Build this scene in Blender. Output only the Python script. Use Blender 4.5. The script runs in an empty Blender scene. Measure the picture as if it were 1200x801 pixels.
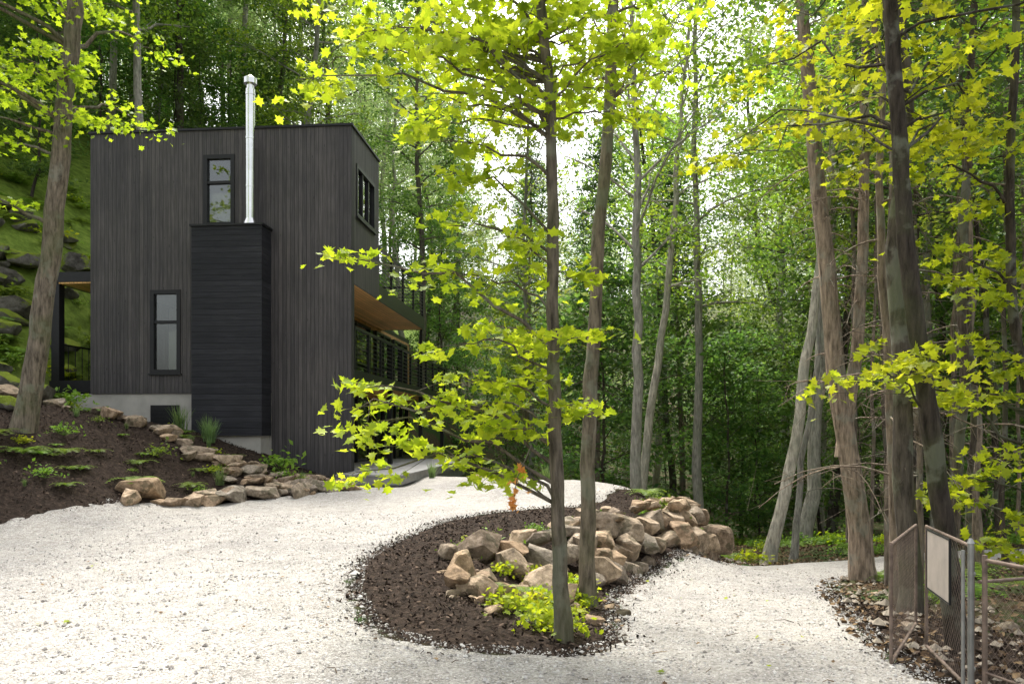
import bpy, math, numpy as np
from mathutils import Vector, noise as mnoise
rng=np.random.default_rng(7)
sc=bpy.context.scene
COL=sc.collection
# ------------------------------------------------------------ materials
def newmat(name):
    m=bpy.data.materials.new(name); m.use_nodes=True
    nt=m.node_tree; nt.nodes.clear()
    out=nt.nodes.new('ShaderNodeOutputMaterial')
    return m,nt,out
def N(nt,t,**k):
    n=nt.nodes.new(t)
    for a,b in k.items():
        if a in n.bl_rna.properties: setattr(n,a,b)
        else: n.inputs[a.replace('_',' ')].default_value=b
    return n
def L(nt,a,b): nt.links.new(a,b)
def c4(c): return (c[0],c[1],c[2],1)
def ramp(nt,fac,stops):
    r=nt.nodes.new('ShaderNodeValToRGB')
    while len(r.color_ramp.elements)<len(stops): r.color_ramp.elements.new(0.5)
    for e,(p,c) in zip(r.color_ramp.elements,stops):
        e.position=p; e.color=c4(c)
    L(nt,fac,r.inputs[0]); return r.outputs[0]
def noise(nt,scale,detail=4,vec=None,rough=.55):
    n=N(nt,'ShaderNodeTexNoise',Scale=scale,Detail=detail,Roughness=rough)
    if vec is None:
        tc=nt.nodes.new('ShaderNodeTexCoord'); vec=tc.outputs['Object']
    L(nt,vec,n.inputs['Vector']); return n.outputs['Fac']
def mapping(nt,scale,src='Object'):
    tc=nt.nodes.new('ShaderNodeTexCoord'); mp=nt.nodes.new('ShaderNodeMapping')
    mp.inputs['Scale'].default_value=scale; L(nt,tc.outputs[src],mp.inputs[0]); return mp.outputs[0]
def mixc(nt,fac,a,b,mode='MIX'):
    m=nt.nodes.new('ShaderNodeMix'); m.data_type='RGBA'; m.blend_type=mode
    for i,v in ((0,fac),(6,a),(7,b)):
        if hasattr(v,'is_linked'): L(nt,v,m.inputs[i])
        elif i==0: m.inputs[0].default_value=v
        else: m.inputs[i].default_value=c4(v)
    return m.outputs[2]
def principled(nt,out,col,rough=.8,metal=0,spec=.3,bump=None,bstr=.5,bdist=.02):
    p=nt.nodes.new('ShaderNodeBsdfPrincipled')
    if hasattr(col,'is_linked'): L(nt,col,p.inputs['Base Color'])
    else: p.inputs['Base Color'].default_value=c4(col)
    p.inputs['Roughness'].default_value=rough; p.inputs['Metallic'].default_value=metal
    p.inputs['Specular IOR Level'].default_value=spec
    if bump is not None:
        b=N(nt,'ShaderNodeBump',Strength=bstr,Distance=bdist); L(nt,bump,b.inputs['Height']); L(nt,b.outputs[0],p.inputs['Normal'])
    L(nt,p.outputs[0],out.inputs[0]); return p
def simple(name,col,rough=.7,metal=0,var=.25,scale=6,bstr=.2,spec=.3):
    m,nt,out=newmat(name)
    n=noise(nt,scale,5)
    c=ramp(nt,n,[(.3,[x*(1-var) for x in col]),(.7,[min(1,x*(1+var)) for x in col])])
    principled(nt,out,c,rough,metal,spec,noise(nt,scale*8,3),bstr,.01); return m
def math_(nt,op,a,b=None,c=None):
    m=nt.nodes.new('ShaderNodeMath'); m.operation=op
    for i,v in enumerate((a,b,c)):
        if v is None: continue
        if hasattr(v,'is_linked'): L(nt,v,m.inputs[i])
        else: m.inputs[i].default_value=v
    return m.outputs[0]

def leafmat(name,cols,trans,tfac=.45,objvar=.25):
    m,nt,out=newmat(name)
    g=nt.nodes.new('ShaderNodeNewGeometry')
    n=noise(nt,.6,3)
    oi=nt.nodes.new('ShaderNodeObjectInfo')
    f=math_(nt,'MULTIPLY_ADD',g.outputs['Random Per Island'],.5,math_(nt,'MULTIPLY',n,.5))
    c=ramp(nt,f,[(.15,cols[0]),(.5,cols[1]),(.85,cols[2])])
    hs=nt.nodes.new('ShaderNodeHueSaturation')
    hs.inputs['Saturation'].default_value=.98
    L(nt,c,hs.inputs['Color'])
    L(nt,math_(nt,'MULTIPLY_ADD',oi.outputs['Random'],.035,.475),hs.inputs['Hue'])
    L(nt,math_(nt,'MULTIPLY_ADD',oi.outputs['Random'],objvar*2,1-objvar),hs.inputs['Value'])
    p=N(nt,'ShaderNodeBsdfPrincipled',Roughness=.5); p.inputs['Specular IOR Level'].default_value=.25
    L(nt,hs.outputs[0],p.inputs['Base Color'])
    t=nt.nodes.new('ShaderNodeBsdfTranslucent')
    L(nt,mixc(nt,1.0,hs.outputs[0],trans,'MULTIPLY'),t.inputs['Color'])
    mx=nt.nodes.new('ShaderNodeMixShader'); mx.inputs[0].default_value=tfac
    L(nt,p.outputs[0],mx.inputs[1]); L(nt,t.outputs[0],mx.inputs[2]); L(nt,mx.outputs[0],out.inputs[0])
    return m
M_leaf_near=leafmat('maple_leaf_bright',[(.14,.225,.013),(.26,.36,.016),(.39,.47,.03)],(1.75,1.6,.9),.56,.1)
M_leaf_mid=leafmat('leaf_midgreen',[(.07,.145,.018),(.15,.26,.03),(.28,.39,.045)],(1.7,1.6,1.0),.5,.35)
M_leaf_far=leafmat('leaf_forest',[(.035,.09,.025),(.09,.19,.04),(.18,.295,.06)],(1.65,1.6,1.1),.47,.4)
M_leaf_haze=leafmat('leaf_forest_haze_tint',[(.15,.24,.09),(.24,.35,.14),(.36,.46,.19)],(1.6,1.5,1.2),.5,.25)  # aerial haze painted into the leaf colour of the far trees
M_conif=leafmat('conifer_needles',[(.035,.08,.025),(.065,.13,.035),(.11,.19,.055)],(1.4,1.4,1.0),.32,.3)
M_fern=leafmat('fern_leaf',[(.08,.15,.02),(.15,.26,.03),(.24,.37,.05)],(1.5,1.5,.9),.4,.2)
M_grassy=leafmat('blue_green_grass',[(.08,.14,.05),(.14,.22,.08),(.22,.3,.11)],(1.4,1.4,.9),.35,.2)
M_deadleaf=leafmat('dead_orange_leaf',[(.6,.3,.05),(.7,.4,.08),(.65,.33,.06)],(1.3,1.2,.9),.4,.1)
def bark(name,a,b,moss=0):
    m,nt,out=newmat(name)
    v=mapping(nt,(9,9,1.6))
    n=noise(nt,2.2,7,v,.65)
    c=ramp(nt,n,[(.32,a),(.5,[(x+y)/2 for x,y in zip(a,b)]),(.68,b)])
    oi=nt.nodes.new('ShaderNodeObjectInfo')
    v2=ramp(nt,oi.outputs['Random'],[(0,(.7,.7,.72)),(.5,(1,1,1)),(1,(1.4,1.36,1.3))]);c=mixc(nt,1.0,c,v2,'MULTIPLY')
    c=mixc(nt,math_(nt,'MULTIPLY',ramp(nt,noise(nt,2.6,5),[(.54,(0,0,0)),(.60,(1,1,1))]),.38),c,(.3,.31,.26))
    if moss:
        c=mixc(nt,math_(nt,'MULTIPLY',ramp(nt,noise(nt,1.3,3),[(.48,(0,0,0)),(.62,(1,1,1))]),moss),c,(.09,.11,.04))
    principled(nt,out,c,.9,0,.15,n,1.0,.04); return m
M_bark=bark('bark_greybrown',(.04,.034,.027),(.20,.17,.135),.45)
M_bark_dark=bark('bark_dark',(.022,.018,.015),(.11,.09,.07),.4)
M_bark_pale=bark('bark_pale',(.15,.14,.12),(.47,.44,.37),.25)
M_bark_red=bark('bark_cedar',(.07,.054,.042),(.34,.27,.21),.15)
# ------------------------------------------------------------ mesh builder
class MB:
    def __init__(s): s.V=[];s.B=[];s.n=0
    def add(s,v,f,mat=0,smooth=False):
        v=np.asarray(v,float).reshape(-1,3); f=np.asarray(f,int)
        s.V.append(v); s.B.append((f+s.n,mat,smooth)); s.n+=len(v)
    def box(s,x0,x1,y0,y1,z0,z1,mat=0):
        v=[(x,y,z) for z in (z0,z1) for y in (y0,y1) for x in (x0,x1)]
        s.add(v,[(0,2,3,1),(4,5,7,6),(0,1,5,4),(2,6,7,3),(0,4,6,2),(1,3,7,5)],mat)
    def quad(s,a,b,c,d,mat=0): s.add([a,b,c,d],[(0,1,2,3)],mat)
    def tube(s,P,R,seg=8,mat=0,rough=0):
        P=np.asarray(P,float);R=np.broadcast_to(np.asarray(R,float),(len(P),))
        T=np.gradient(P,axis=0);T/=np.linalg.norm(T,axis=1)[:,None]+1e-9
        mt=np.abs((P[-1]-P[0])); ref=np.zeros(3);ref[np.argmin(mt)]=1
        A=np.cross(T,ref);A/=np.linalg.norm(A,axis=1)[:,None]+1e-9
        Bv=np.cross(T,A)
        a=np.linspace(0,2*np.pi,seg,endpoint=False)
        rr=R[:,None]*(1+rough*rng.normal(size=(len(P),seg)))
        V=P[:,None]+rr[...,None]*(np.cos(a)[None,:,None]*A[:,None]+np.sin(a)[None,:,None]*Bv[:,None])
        i=np.arange(len(P)-1)[:,None]*seg; j=np.arange(seg)[None]; j2=(j+1)%seg
        F=np.stack([i+j,i+j2,i+seg+j2,i+seg+j],-1).reshape(-1,4)
        s.add(V,F,mat,True)
        s.add(V[-1],[list(range(seg))],mat); s.add(V[0],[list(range(seg))[::-1]],mat)
    def build(s,name,mats):
        me=bpy.data.meshes.new(name)
        V=np.concatenate(s.V); me.vertices.add(len(V)); me.vertices.foreach_set('co',V.ravel())
        loops=np.concatenate([b[0].ravel() for b in s.B])
        tot=np.concatenate([np.full(len(b[0]),b[0].shape[1]) for b in s.B])
        mi=np.concatenate([np.full(len(b[0]),b[1]) for b in s.B])
        sm=np.concatenate([np.full(len(b[0]),b[2]) for b in s.B])
        me.loops.add(len(loops)); me.loops.foreach_set('vertex_index',loops)
        me.polygons.add(len(tot)); me.polygons.foreach_set('loop_start',np.concatenate([[0],np.cumsum(tot)[:-1]]))
        me.polygons.foreach_set('material_index',mi); me.polygons.foreach_set('use_smooth',sm.astype(bool))
        for m in mats: me.materials.append(m)
        me.update(calc_edges=True)
        return me
def obj(name,me,parent=None,loc=(0,0,0),rot=(0,0,0),scale=1):
    o=bpy.data.objects.new(name,me); COL.objects.link(o); o.location=loc; o.rotation_euler=rot
    o.scale=(scale,)*3 if np.isscalar(scale) else scale
    if parent: o.parent=parent
    return o
def empty(name,loc=(0,0,0),rot=(0,0,0)):
    o=bpy.data.objects.new(name,None); COL.objects.link(o); o.location=loc;o.rotation_euler=rot; o.empty_display_size=.2; return o
# leaf templates
T_quad=np.array([(0,0,0),(.32,.45,.07),(0,1,0),(-.32,.45,.07)])
_r=[(.26,-.10,.02),(.24,.14,.03),(.60,.30,.10),(.34,.42,.05),(.30,.66,.06),(.13,.62,.02)]
T_maple=np.array([(0,0,0)]+_r+[(0,1.0,-.05)]+[(-x,y,z) for x,y,z in _r[::-1]])
def leaves(mb,C,size,tmpl,mat,tilt=.5,normals=None,r=rng):
    C=np.asarray(C);n=len(C)
    nn=np.array([0,0,1.])+tilt*r.normal(size=(n,3)) if normals is None else normals
    nn/=np.linalg.norm(nn,axis=1)[:,None]
    d=r.normal(size=(n,3)); d-=nn*(d*nn).sum(1)[:,None]; d/=np.linalg.norm(d,axis=1)[:,None]
    x=np.cross(d,nn); s=(size*r.uniform(.6,1.25,n))[:,None,None]
    K=len(tmpl)
    V=C[:,None]+s*(tmpl[None,:,0:1]*x[:,None]+(tmpl[None,:,1:2]-.4)*d[:,None]+tmpl[None,:,2:3]*nn[:,None])
    mb.add(V,np.arange(n*K).reshape(n,K),mat)
def sprays(mb,centers,rad,per,size,tmpl,mat,flat=.28,tilt=.5,r=rng):
    C=np.asarray(centers);n=len(C)
    rr=rad*r.uniform(.6,1.3,n)
    P=np.repeat(C,per,0); R=np.repeat(rr,per)[:,None]
    o=r.normal(size=(n*per,3))*.55; o[:,2]*=flat
    P=P+o*R; P[:,2]-=.25*(o[:,0]**2+o[:,1]**2)*R[:,0]
    leaves(mb,P,size,tmpl,mat,tilt,r=r)
def interp(path,t):
    path=np.asarray(path,float);k=np.linspace(0,1,len(path))
    return np.array([np.interp(t,k,path[:,i]) for i in range(3)]).T
def smoothpath(path,n,wob=0,r=rng):
    path=np.asarray(path,float)
    d=np.r_[0,np.cumsum(np.linalg.norm(np.diff(path,axis=0),axis=1))];d/=d[-1]
    t=np.linspace(0,1,n); P=np.array([np.interp(t,d,path[:,i]) for i in range(3)]).T
    for _ in range(2):
        Q=P.copy(); Q[1:-1]=(P[:-2]+2*P[1:-1]+P[2:])/4; P=Q
    if wob:
        w=np.cumsum(r.normal(size=(n,2))*wob,axis=0); w-=np.linspace(0,1,n)[:,None]*w[-1]; w[0]=0
        P[:,:2]+=w
    return P
def grow(mb,r,path,r0,r1,crown0,R,nb,leaf,per,tmpl=T_quad,barkm=0,leafm=1,wob=.04,sprad=.8,spb=7,up=.45,flat=.3,taper=1.0,conif=False,n=22,twigs=0):
    P=smoothpath(path,n,wob,r); t=np.linspace(0,1,n)
    RR=r0+(r1-r0)*t**taper; RR=RR*(1+.55*np.exp(-t*28))
    mb.tube(P,RR,10,barkm,.03)
    H=P[-1,2]-P[0,2]; cen=[]
    for b in range(nb):
        v=(b+.5)/nb; tt=crown0+(1-crown0)*v**.95
        s=interp(P,tt)
        prof=(1-v)**.8*1.0+.08 if conif else (math.sin(math.pi*min(1,(v*.82+.14)))**.7)
        ln=R*prof*r.uniform(.65,1.15)
        az=b*2.39996+r.uniform(-.5,.5)
        el=(up+.7*v)*r.uniform(.5,1.3) if not conif else r.uniform(-.25,.05)
        d=np.array([math.cos(az),math.sin(az),0])
        q=np.linspace(0,1,6)
        B=s+d*ln*q[:,None]*1.0; B[:,2]+=ln*(el*q-.22*q*q)
        B[1:,:2]+=r.normal(size=(5,2))*ln*.03
        rb=np.interp(tt,t,RR)*.42
        mb.tube(B,np.linspace(rb,rb*.15+.004,6),5,barkm)
        side=np.array([-d[1],d[0],0])
        for k in range(spb):
            q0=r.uniform(.3,1.05); c=interp(B,min(q0,1))
            off=side*r.normal()*ln*.24*(1.2-q0*.5)+np.array([0,0,r.normal()*.12*ln])
            cen.append(c+off)
            if k%2==0: mb.tube(np.array([interp(B,max(0,q0-.25)),c+off*.5,c+off]),[rb*.3,rb*.2,.006],4,barkm)
    for k in range(twigs):
        tt=r.uniform(.12,min(.9,crown0+.1)); s=interp(P,tt); az=r.uniform(0,6.28); ln=r.uniform(.4,1.5)
        q=np.linspace(0,1,5)[:,None]; d=np.array([math.cos(az),math.sin(az),0])
        B=s+d*ln*q+np.array([0,0,1])*ln*(r.uniform(-.1,.5)*q-.5*q*q)
        mb.tube(B,np.linspace(.014,.004,5),4,barkm)
        for _ in range(4):
            a=interp(B,r.uniform(.3,1)); mb.tube(np.array([a,a+r.normal(size=3)*.13*ln,a+r.normal(size=3)*.22*ln-np.array([0,0,.1])]),[.006,.004,.002],3,barkm)
    if len(cen) and per: sprays(mb,cen,sprad,per,leaf,tmpl,leafm,flat,.6,r)
    return P
# ------------------------------------------------------------ terrain
CP=np.array([
(-1.16,6.35,0),(-1.58,7.8,.05),(-1.76,9.03,.1),(-1.5,10.8,.15),(-.95,12.7,.2),(0,13.85,.22),(1.6,15,.2),(3.0,16.4,.12),
(-4,6,0),(-8,6,.05),(-7.8,12.2,.2),(-6.5,14.3,.3),(-3.4,16.7,.32),(-4,20,.30),(-2.6,19,.28),(-2,22,.34),(1,19.3,.26),(2.6,17.4,.2),(-4,12,.2),(-2,16,.28),(-10,9.5,.15),(-13,8,.3),
(-.4,9.7,.18),(.4,11,.18),(1.2,12.8,.17),(2.1,14.4,.15),(3.0,15.4,0),(-.8,8.6,.12),(-.7,7.4,.02),
(0,7.96,-.12),(.95,9.5,-.33),(1.5,10.6,-.43),(2.3,12,-.56),(3.6,14.9,-.84),(4.0,15.7,-.93),(4.3,17.5,-1.1),(3.6,19.5,-1.0),(2.6,22,-1.2),(-.6,27,-1.2),(.9,21.2,0),
(.58,5.99,-.1),(.98,7.46,-.2),(2,8,-.3),(3,10,-.5),(3.5,12,-.68),(4.7,11.9,-.7),(3.76,9.1,-.43),(3.04,6.6,-.2),(2.85,5.2,-.08),(5.6,15.35,-.95),(7.65,15.9,-.95),(6.5,13.7,-.82),(4.8,14,-.84),(5,6,-.1),(6,9,-.35),(9,12,-.6),(12,16,-.9),(8,20,-1.3),(14,17,-1),
(0,35,-3),(10,35,-3.2),(20,30,-2.5),(25,20,-1),(5,27,-2.2),(-1.5,33,-1.6),(20,5,0),(40,30,-2),
(-9.0,14.9,1.6),(-10.3,16,2.25),(-12.3,19,2.85),(-10.9,20.4,1.85),(-8.3,20.1,1.62),(-6,19.8,.95),(-7.5,17,1.42),(-6.6,15.5,.55),(-5.6,17.5,.72),(-4.5,18,.45),(-7.6,14,.75),(-9,13,.95),(-10,12.3,.7),(-12,13,1.6),
(-13.3,21.5,4.0),(-14.5,24,6.6),(-16,27,9.0),(-22,32,14),(-25,40,18),(-11.5,25,3.5),(-12,34,8.5),(-6,42,5),(-20,50,19),(-8,27,.5),(-4.5,27,.2),(-5,35,1.5),
(0,70,2),(30,80,6),(60,60,6),(-40,30,22),(-40,10,9),(-17,10,1.8),(-17,16,4.5),
(0,0,0),(0,-20,-.3),(20,-10,0),(-20,-10,.5),(0,3,0),(-6,2,0),(6,2,0),
(0,150,24),(100,150,24),(-100,150,45),(100,50,10),(-100,50,45),(-60,100,45),(160,-30,5),(-160,-30,20),(160,220,40),(-160,220,60),(0,220,40)],float)
def phi(d2): return .5*d2*np.log(d2+1e-9)
_n=len(CP);_A=np.zeros((_n+3,_n+3));_d=((CP[:,None,:2]-CP[None,:,:2])**2).sum(-1)
_A[:_n,:_n]=phi(_d)+np.eye(_n)*.02;_A[:_n,_n]=1;_A[:_n,_n+1:]=CP[:,:2];_A[_n,:_n]=1;_A[_n+1:,:_n]=CP[:,:2].T
_w=np.linalg.solve(_A,np.r_[CP[:,2],0,0,0])
def h0(x,y):
    x=np.atleast_1d(np.asarray(x,float)).ravel();y=np.atleast_1d(np.asarray(y,float)).ravel();o=[]
    for i in range(0,len(x),20000):
        a=x[i:i+20000];b=y[i:i+20000]
        d=(a[:,None]-CP[None,:,0])**2+(b[:,None]-CP[None,:,1])**2
        o.append(phi(d)@_w[:_n]+_w[_n]+_w[_n+1]*a+_w[_n+2]*b)
    return np.concatenate(o)
def wav(x,y):
    return (np.sin(x*1.3+.7*np.sin(y*.9))*np.cos(y*1.1+.5*np.sin(x*1.7))*.5+np.sin(x*3.1+1.3*np.cos(y*2.3))*np.sin(y*2.7+x)*.3+np.sin(x*7.3+y*2.1)*np.cos(y*6.9-x*3)*.2)
DR=np.array([(-16,-10),(-16,10.2),(-10,11.4),(-7.8,12.2),(-6.5,14.3),(-5,15.6),(-3.5,16.9),(-3.7,19.2),(-3.2,21),(-2.4,24),(-1.0,23.5),(0,21.4),(1.0,19.3),(2.5,17.3),(2.6,16.7),(1.5,15.0),(0,13.85),(-.95,12.7),(-1.5,10.8),(-1.76,9.0),(-1.62,7.8),(-1.2,6.5),(-.51,5.98),(.5,6.0),(.9,6.5),(.98,7.46),(1.27,9.6),(2.16,11.9),(3.7,14.7),(4.1,15.9),(5.2,16.4),(7.65,17.0),(14,18.6),(15,16),(7.6,14.9),(6.4,13.6),(4.9,12.3),(4.5,11.3),(3.76,9.1),(3.04,6.6),(2.8,5.2),(2.55,3),(3,-10)],float)
def sdf(x,y,poly=DR):
    x=np.asarray(x,float).ravel();y=np.asarray(y,float).ravel()
    best=np.full(len(x),1e9);ins=np.zeros(len(x),bool)
    for i in range(len(poly)):
        a=poly[i];b=poly[(i+1)%len(poly)];d=b-a
        t=np.clip(((x-a[0])*d[0]+(y-a[1])*d[1])/(d@d),0,1)
        best=np.minimum(best,(x-a[0]-t*d[0])**2+(y-a[1]-t*d[1])**2)
        if a[1]!=b[1]:
            c=((a[1]>y)!=(b[1]>y))&(x<(b[0]-a[0])*(y-a[1])/(b[1]-a[1])+a[0]); ins^=c
    s=np.sqrt(best); return np.where(ins,s,-s)
def H(x,y):
    s=sdf(x,y); x=np.asarray(x,float).ravel();y=np.asarray(y,float).ravel()
    k=np.clip(-s*2,0,1); far=np.clip((y-20)/20,0,1)*k
    return h0(x,y)+wav(x,y)*(.012+.035*k+.12*far)
def H1(x,y): return float(H([x],[y])[0])
def axis(a,b,lo,hi,st,g=1.13):
    v=list(np.arange(lo,hi+1e-6,st)); s=st;p=hi
    while p<b: s=min(s*g,6);p+=s;v.append(p)
    s=st;p=lo
    while p>a: s=min(s*g,6);p-=s;v.insert(0,p)
    return np.array(v)
xs=axis(-170,170,-12,9,.1);ys=axis(-30,230,3.4,22,.1)
X,Y=np.meshgrid(xs,ys);nx,ny=len(xs),len(ys)
Z=H(X,Y);S=sdf(X,Y)
fn=np.array([mnoise.noise(Vector((a*3.5,b*3.5,0))) if -12<a<9 and 3<b<22 else 0 for a,b in zip(X.ravel(),Y.ravel())])
fn2=np.array([mnoise.noise(Vector((a*11,b*11,5))) if -12<a<9 and 3<b<22 else 0 for a,b in zip(X.ravel(),Y.ravel())])
off=np.clip(-S*3,0,1)
Zg=Z+off*(fn*.05+fn2*.03)
def grid_mesh(name,Zv,mask=None):
    me=bpy.data.meshes.new(name)
    i=(np.arange(ny-1)[:,None]*nx+np.arange(nx-1)[None]).ravel()
    F=np.stack([i,i+1,i+nx+1,i+nx],-1)
    V=np.stack([X.ravel(),Y.ravel(),Zv],-1)
    if mask is not None:
        F=F[mask[F].any(1)]
        u,inv=np.unique(F,return_inverse=True); V=V[u];F=inv.reshape(-1,4)
    else: u=np.arange(len(V))
    me.vertices.add(len(V));me.vertices.foreach_set('co',V.ravel());me.loops.add(F.size);me.loops.foreach_set('vertex_index',F.ravel())
    me.polygons.add(len(F));me.polygons.foreach_set('loop_start',np.arange(len(F))*4);me.polygons.foreach_set('use_smooth',np.ones(len(F),bool));me.update(calc_edges=True)
    return me,u
me,_=grid_mesh('ground',Zg)
xr,yr=X.ravel(),Y.ravel()
isl=(xr>-3)&(xr<4.3)&(yr>5)&(yr<17.5)&(S<0)
bank=(xr<-3)&(xr>-13.5)&(yr>11)&(yr<20.8)
g=np.clip((Z-2.2)/1.2,0,1)*(xr<-9)
mul=np.where(isl|bank,1.0,0.0)*(1-g)
for nm,arr in (('mulch',mul),('green',g)):
    at=me.attributes.new(nm,'FLOAT','POINT');at.data.foreach_set('value',arr.astype(np.float32))
m,nt,out=newmat('ground_soil')
am=N(nt,'ShaderNodeAttribute',attribute_name='mulch');ag=N(nt,'ShaderNodeAttribute',attribute_name='green')
n1=noise(nt,14,8,rough=.7);n2=noise(nt,1.2,4)
cm=ramp(nt,n1,[(.3,(.014,.010,.008)),(.5,(.034,.024,.018)),(.72,(.08,.056,.042))])
cf=ramp(nt,n1,[(.3,(.03,.021,.013)),(.5,(.075,.055,.034)),(.7,(.15,.115,.075))])
cf=mixc(nt,ramp(nt,n2,[(.42,(0,0,0)),(.6,(1,1,1))]),cf,(.045,.08,.022))
cg=ramp(nt,noise(nt,3,8,rough=.7),[(.3,(.045,.065,.012)),(.5,(.12,.18,.025)),(.7,(.2,.27,.045))])
c=mixc(nt,am.outputs['Fac'],cf,cm);c=mixc(nt,ag.outputs['Fac'],c,cg)
principled(nt,out,c,.95,0,.1,n1,1.0,.05)
me.materials.append(m);obj('ground',me)
edge=S+fn*.14+fn2*.08
Zr=Z+np.clip(edge*.35,-.25,.02)+.005*fn2+.010*fn*np.clip(S,0,1)
me,_=grid_mesh('gravel_driveway',Zr,S>-.45)
m,nt,out=newmat('gravel')
vo=N(nt,'ShaderNodeTexVoronoi',Scale=66.0);tc=nt.nodes.new('ShaderNodeTexCoord');L(nt,tc.outputs['Object'],vo.inputs['Vector'])
sep=nt.nodes.new('ShaderNodeSeparateColor');L(nt,vo.outputs['Color'],sep.inputs[0])
c=ramp(nt,sep.outputs[0],[(.0,(.26,.247,.23)),(.3,(.39,.375,.35)),(.75,(.46,.443,.415)),(1,(.60,.58,.55))])
c2=ramp(nt,noise(nt,.45,8,rough=.7),[(.34,(.74,.735,.74)),(.5,(.98,.97,.96)),(.68,(1.15,1.13,1.10))])
c=mixc(nt,1.0,c,c2,'MULTIPLY')
c3=ramp(nt,noise(nt,7,8,rough=.78),[(.36,(.80,.78,.755)),(.6,(1.06,1.06,1.06))])
c=mixc(nt,1.0,c,c3,'MULTIPLY')
hgt=math_(nt,'ADD',math_(nt,'MULTIPLY',vo.outputs['Distance'],-1.0),noise(nt,24,5))
principled(nt,out,c,.9,0,.2,hgt,.9,.02)
me.materials.append(m);obj('gravel_driveway',me)
def scatter_pts(n,x0,x1,y0,y1,cond,r=rng):
    x=r.uniform(x0,x1,n);y=r.uniform(y0,y1,n);s=sdf(x,y);k=cond(x,y,s);return x[k],y[k]
_oc=np.array([(1,0,0),(0,1,0),(-1,0,0),(0,-1,0),(0,0,1),(0,0,-1)],float)
_of=np.array([(0,1,4),(1,2,4),(2,3,4),(3,0,4),(1,0,5),(2,1,5),(3,2,5),(0,3,5)])
def pebbles(name,px,py,size,mat,lift=.3):
    n=len(px);z=H(px,py)+.018
    s=size*rng.lognormal(0,.45,n)
    V=_oc[None]*s[:,None,None]*rng.uniform(.6,1.1,(n,6,1));V[...,2]*=.7
    a=rng.uniform(0,6.28,n);ca,sa=np.cos(a)[:,None],np.sin(a)[:,None]
    V=np.stack([V[...,0]*ca-V[...,1]*sa,V[...,0]*sa+V[...,1]*ca,V[...,2]],-1)+np.stack([px,py,z+s*lift],-1)[:,None]
    mb=MB();mb.add(V,(_of[None]+np.arange(n)[:,None,None]*6).reshape(-1,3));return obj(name,mb.build(name,[mat]))
m_peb,nt,out=newmat('pebble')
g_=nt.nodes.new('ShaderNodeNewGeometry');principled(nt,out,ramp(nt,g_.outputs['Random Per Island'],[(0,(.18,.165,.15)),(.4,(.38,.365,.345)),(1,(.62,.60,.57))]),.9,0,.2)
dens=lambda x,y,s:(s>-.15)&(rng.uniform(0,1,len(x))<np.where(s<.35,1,.6*np.clip(7/y,0,1)))
px,py=scatter_pts(150000,-7,6,3.8,14,dens);pebbles('loose_gravel',px,py,.0075,m_peb)
m_st=simple('small_stone',(.28,.24,.19),.9,var=.5,scale=9)
px,py=scatter_pts(5000,2.4,9,4,17,lambda x,y,s:(s<0)&(s>-1.6)&(x>2.6)&(rng.uniform(0,1,len(x))<.5));pebbles('roadside_stones',px,py,.035,m_st)
m_ch,nt,out=newmat('wood_chip')
g_=nt.nodes.new('ShaderNodeNewGeometry');principled(nt,out,ramp(nt,g_.outputs['Random Per Island'],[(0,(.012,.009,.007)),(.65,(.042,.03,.023)),(1,(.14,.10,.075))]),.9,0,.1)
px,py=scatter_pts(90000,-13,4.5,5.5,20,lambda x,y,s:(s<.05+.22*rng.uniform(0,1,len(x))**3)&((x<-3)|(y<17)&(s>-2.5))&(rng.uniform(0,1,len(x))<np.clip(9/y,.3,1)))
mb=MB();leaves(mb,np.stack([px,py,H(px,py)+.03],-1),.036,np.array([(-.25,0,0),(.25,0,0),(.2,1,.1),(-.2,1,.1)]),0,.6);obj('mulch_chips',mb.build('mulch_chips',[m_ch]))
m_li,nt,out=newmat('leaf_litter')
g_=nt.nodes.new('ShaderNodeNewGeometry');principled(nt,out,ramp(nt,g_.outputs['Random Per Island'],[(0,(.04,.025,.015)),(.5,(.13,.085,.05)),(1,(.26,.18,.10))]),.9,0,.1)
px,py=scatter_pts(26000,2.5,14,4,30,lambda x,y,s:(s<.15)&((x>2.8)|(y>18)))
mb=MB();leaves(mb,np.stack([px,py,H(px,py)+.03],-1),.08,T_quad,0,.5);obj('leaf_litter',mb.build('leaf_litter',[m_li]))
px,py=scatter_pts(900,-6,5,4,15,lambda x,y,s:(s>0))
mb=MB();k=rng.uniform(size=len(px))<.4;leaves(mb,np.stack([px,py,H(px,py)+.035],-1)[k],.035,T_maple,0,.25)
px2,py2=scatter_pts(30,-5,5,4,12,lambda x,y,s:(s>0));leaves(mb,np.stack([px2,py2,H(px2,py2)+.035],-1),.05,T_maple,1,.25)
for _ in range(20):
    x=rng.uniform(-4,4);y=rng.uniform(4.5,8)
    if sdf([x],[y])[0]<.1: continue
    a=rng.uniform(0,3.14);l=rng.uniform(.05,.22);z=H1(x,y)+.03
    mb.tube([(x,y,z),(x+math.cos(a)*l*.5,y+math.sin(a)*l*.5,z+.012),(x+math.cos(a+.3)*l,y+math.sin(a+.3)*l,z)],[.004,.003,.002],4,0)
obj('fallen_leaves',mb.build('fallen_leaves',[m_li,M_leaf_near]))
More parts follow.
